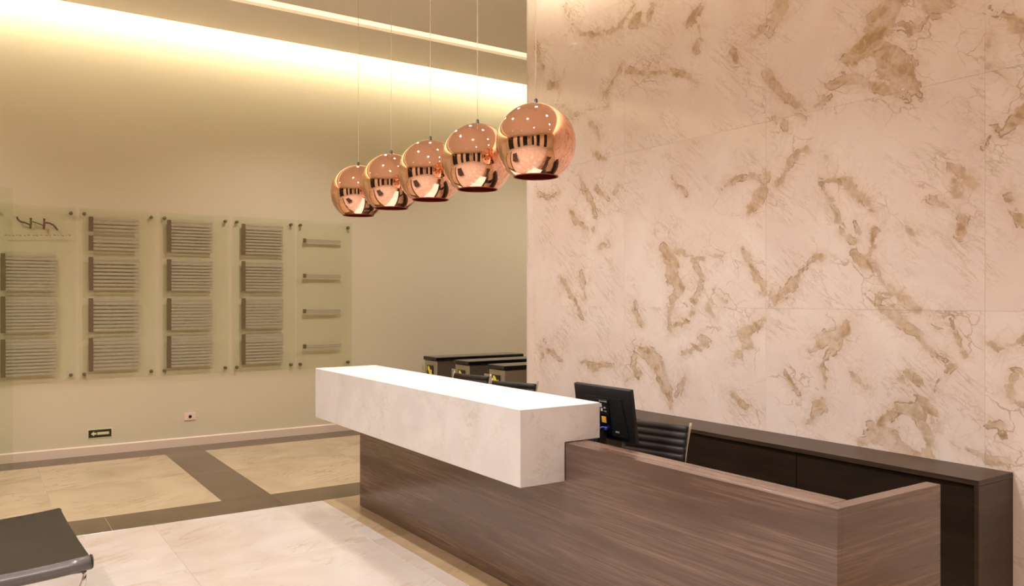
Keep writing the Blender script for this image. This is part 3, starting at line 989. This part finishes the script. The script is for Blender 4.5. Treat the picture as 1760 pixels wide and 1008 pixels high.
def resample(pts, n):
    L = [0]
    for a, b in zip(pts[:-1], pts[1:]):
        L.append(L[-1] + math.hypot(b[0] - a[0], b[1] - a[1]))
    out = []
    for i in range(n + 1):
        s = L[-1] * i / n
        j = max(k for k in range(len(L)) if L[k] <= s + 1e-9)
        j = min(j, len(pts) - 2)
        f = (s - L[j]) / max(1e-9, L[j + 1] - L[j])
        out.append((pts[j][0] + f * (pts[j + 1][0] - pts[j][0]), pts[j][1] + f * (pts[j + 1][1] - pts[j][1])))
    return out


def sling(pts, W, ribs, amp=0.010, base=0.012):
    n = ribs * 6
    q = resample(pts, n)
    bm = bmesh.new()
    rows = []
    for i, (y, z) in enumerate(q):
        a, b = q[max(i - 1, 0)], q[min(i + 1, n)]
        ty, tz = b[0] - a[0], b[1] - a[1]
        l = math.hypot(ty, tz)
        ny, nz = -tz / l, ty / l
        h = base + amp * abs(math.sin(PI * ribs * i / n)) ** 0.6
        rows.append([bm.verts.new((x, y + ny * h * s, z + nz * h * s)) for x, s in ((-W / 2, 0.5), (-W / 2 + 0.02, 1), (W / 2 - 0.02, 1), (W / 2, 0.5), (W / 2, -0.5), (W / 2 - 0.02, -1), (-W / 2 + 0.02, -1), (-W / 2, -0.5))])
    for a, b in zip(rows[:-1], rows[1:]):
        for k in range(8):
            bm.faces.new((a[k], a[(k + 1) % 8], b[(k + 1) % 8], b[k]))
    bm.faces.new(rows[0])
    bm.faces.new(rows[-1])
    return bm_mesh(bm)


def make_chair():
    t = empty('office_chair', '', 'chair', (0, 0, 0), 0, 'ribbed office chairs behind the desk')
    W = 0.44
    i0 = 13
    link('seat', sling(PROF[:i0 + 2], W, 9), M['leather'], t, smooth=True)
    link('backrest', sling(PROF[i0 + 2:], W, 10), M['leather'], t, smooth=True)
    for s in (-1, 1):
        x = s * (W / 2 + 0.010)
        link('side_rail', tube([(x, y, z) for y, z in resample(PROF, 40)] + [(x, 0.333, 0.965)], 0.009, 8), M['chrome'], t, smooth=True)
    for y, z in ((-0.12, 0.415), (0.10, 0.405), (0.285, 0.70)):
        link('stretcher', tube([(-W / 2, y, z), (0, y, z - 0.004), (W / 2, y, z)], 0.010, 8), M['chrome'], t, smooth=True)
    link('column', lathe([(0.0, 0.42), (0.05, 0.42), (0.05, 0.40), (0.022, 0.385), (0.022, 0.26), (0.030, 0.26), (0.030, 0.09), (0.0, 0.09)], 20), M['chrome'], t, smooth=True)
    for k in range(5):
        a = 2 * PI * k / 5 + 0.3
        c, s = math.cos(a), math.sin(a)
        lg = link('leg', tube([(0.02 * c, 0.02 * s, 0.115), (0.16 * c, 0.16 * s, 0.10), (0.30 * c, 0.30 * s, 0.070)], 0.016, 8), M['chrome'], t, smooth=True)
        bm = bmesh.new()
        bmesh.ops.create_cone(bm, cap_ends=True, segments=14, radius1=0.028, radius2=0.028, depth=0.035, matrix=Matrix.Translation((0.29 * c, 0.29 * s, 0.0285)) @ Matrix.Rotation(a + PI / 2, 4, 'Z') @ Matrix.Rotation(PI / 2, 4, 'Y'))
        link('caster', bm_mesh(bm), M['black'], lg)
    return t


ch = make_chair()
cl_ = ['beside the monitor, nearest the camera', 'top just showing behind the counter', 'before the turnstiles']
for i, (x, y, rz) in enumerate(((-3.58, 3.22, 12), (-5.33, 3.36, 20), (-6.12, 3.40, 14))):
    o = ch if i == 0 else copy_tree(ch)
    o.location = (x, y, 0)
    o.rotation_euler.z = math.radians(rz)
    o.scale.z = 0.93 if i == 0 else 1.022
    o['label'] = 'dark ribbed office chair with chrome side rails, ' + cl_[i]

# ------------------------------------------------------------------ monitor seen from behind
mon = empty('monitor', 'black flat computer monitor seen from behind on the desk beside the marble counter', 'monitor', (-3.497, 3.0, 0.74))
tilt = math.radians(8)
MW, MZ0, MZ1 = 0.492, 0.112, 0.418
RT = Matrix.Translation((0, 0, 0.12)) @ Matrix.Rotation(tilt, 4, 'X') @ Matrix.Translation((0, 0, -0.12))


def mpart(name, me, mat, parent=mon):
    me.transform(RT)
    return link(name, me, mat, parent)


mpart('housing', box_me(-MW / 2, MW / 2, -0.014, 0.016, MZ0, MZ1, 0.005), M['black'])
mpart('back_cover', prism([(-0.20, MZ0 + 0.03), (0.20, MZ0 + 0.03), (0.17, MZ1 - 0.06), (-0.17, MZ1 - 0.06)], 'y', -0.020, -0.0145), M['black'])
mpart('screen', box_me(-MW / 2 + 0.015, MW / 2 - 0.015, 0.0165, 0.018, MZ0 + 0.02, MZ1 - 0.015), M['blackgloss'])
mpart('port_recess', box_me(-0.045, 0.065, -0.028, -0.0205, MZ0 + 0.045, MZ0 + 0.235, 0.002), M['blackgloss'])
mpart('label_strip', box_me(-0.010, 0.058, -0.0295, -0.0285, MZ0 + 0.222, MZ0 + 0.228), M['grey'])
for k, (a, b, z, h) in enumerate(((-0.004, 0.012, 0.190, 0.022), (0.000, 0.016, 0.168, 0.016), (0.026, 0.044, 0.184, 0.010), (0.028, 0.048, 0.166, 0.006))):
    mpart('label_mark', box_me(a, b, -0.0295, -0.0285, MZ0 + z, MZ0 + z + h), M['silver' if k < 2 else 'grey'])
mpart('sticker', box_me(0.000, 0.038, -0.03, -0.0285, MZ0 + 0.102, MZ0 + 0.138), M['sticker'])
mpart('plug', box_me(0.018, 0.048, -0.046, -0.0285, MZ0 + 0.062, MZ0 + 0.080, 0.003), M['blue'])
link('cable', tube(bez((0.033, -0.052, 0.185), (-0.03, -0.09, 0.185), (-0.055, -0.06, 0.03), 10), 0.0055, 8), M['blue'], mon, smooth=True)
link('stand_neck', prism([(-0.035, 0.012), (0.015, 0.012), (0.030, 0.175), (-0.010, 0.175)], 'y', -0.060, -0.030), M['black'], mon)
link('stand_base', lathe([(0.0, 0.001), (0.12, 0.001), (0.12, 0.008), (0.10, 0.013), (0.0, 0.013)], 28), M['black'], mon, (-0.02, -0.03, 0), smooth=True)
mpart('maker_mark', box_me(0.098, 0.130, -0.0212, -0.0202, MZ0 + 0.052, MZ0 + 0.062), M['grey'])

# ------------------------------------------------------------------ leather bench at the lower left
BX0, BX1, BY1, BY0, BZ = -5.38, -4.27, 0.435, -1.5, 0.415
BENCH_TURN = math.radians(2.2)
bench = empty('lounge_bench', 'dark grey leather sling bench with a rolled front edge and chrome frame', 'bench', ((BX0 + BX1) / 2, (BY0 + BY1) / 2, 0), BENCH_TURN)
ox, oy = (BX0 + BX1) / 2, (BY0 + BY1) / 2


def bpart(name, me, mat, **kw):
    return link(name, me, mat, bench, (-ox, -oy, 0), **kw)


def lift(y):
    """the sling hangs between its raised ends"""
    s = (y - BY0) / (BY1 - BY0)
    e = min(s, 1 - s)
    return BZ - 0.032 * (1 - math.exp(-e * 7.0))


bm = bmesh.new()
NX, NY = 14, 30
top = []
for j in range(NY + 1):
    y = BY0 + (BY1 - BY0) * (j / NY)
    top.append([])
    for i in range(NX + 1):
        s = i / NX
        z = lift(y) - 0.030 * math.sin(PI * s) * (0.35 + 0.65 * min(1, (BY1 - y) / 0.3))
        top[-1].append(bm.verts.new((BX0 + (BX1 - BX0) * s, y, z)))
for j in range(NY):
    for i in range(NX):
        bm.faces.new((top[j][i], top[j][i + 1], top[j + 1][i + 1], top[j + 1][i]))
bmesh.ops.solidify(bm, geom=list(bm.faces), thickness=0.022)
bpart('seat_sling', bm_mesh(bm), M['leather_grey'], smooth=True)
ys = [BY0 + (BY1 - BY0) * k / 24 for k in range(25)]
for xx, rr, rm in ((BX1 + 0.018, 0.034, 'leather_roll'), (BX0 - 0.002, 0.013, 'leather_grey')):
    rl = bpart('edge_roll', tube([(xx, y, lift(y) - 0.020) for y in ys], rr, 16), M[rm], smooth=True)
    for yy, dy in ((BY1, 0.004), (BY0, -0.004)):
        bm = bmesh.new()
        bmesh.ops.create_cone(bm, cap_ends=True, segments=18, radius1=rr + 0.001, radius2=rr - 0.002, depth=0.008, matrix=Matrix.Translation((xx, yy + dy, BZ - 0.018)) @ Matrix.Rotation(-PI / 2 if dy > 0 else PI / 2, 4, 'X'))
        link('end_cap', bm_mesh(bm), M['leather'], rl)
    bpart('frame_rail', box_me(xx - 0.006, xx + 0.006, BY0 + 0.02, BY1 - 0.02, BZ - 0.135, BZ - 0.060, 0.002), M['chrome'])
    for yy, s in ((BY1 - 0.03, -1), (BY0 + 0.05, 1)):
        p = [(xx, yy, BZ - 0.05), (xx, yy, BZ - 0.10), (xx, yy + s * 0.02, BZ - 0.16), (xx, yy + s * 0.05, BZ - 0.28), (xx, yy + s * 0.06, 0.002)]
        bpart('leg', tube(p, 0.014, 10), M['chrome'], smooth=True)
for yy in (BY1 - 0.09, BY0 + 0.11):
    bpart('cross_bar', tube([(BX0, yy, BZ - 0.12), (BX1, yy, BZ - 0.12)], 0.012, 8), M['chrome'], smooth=True)
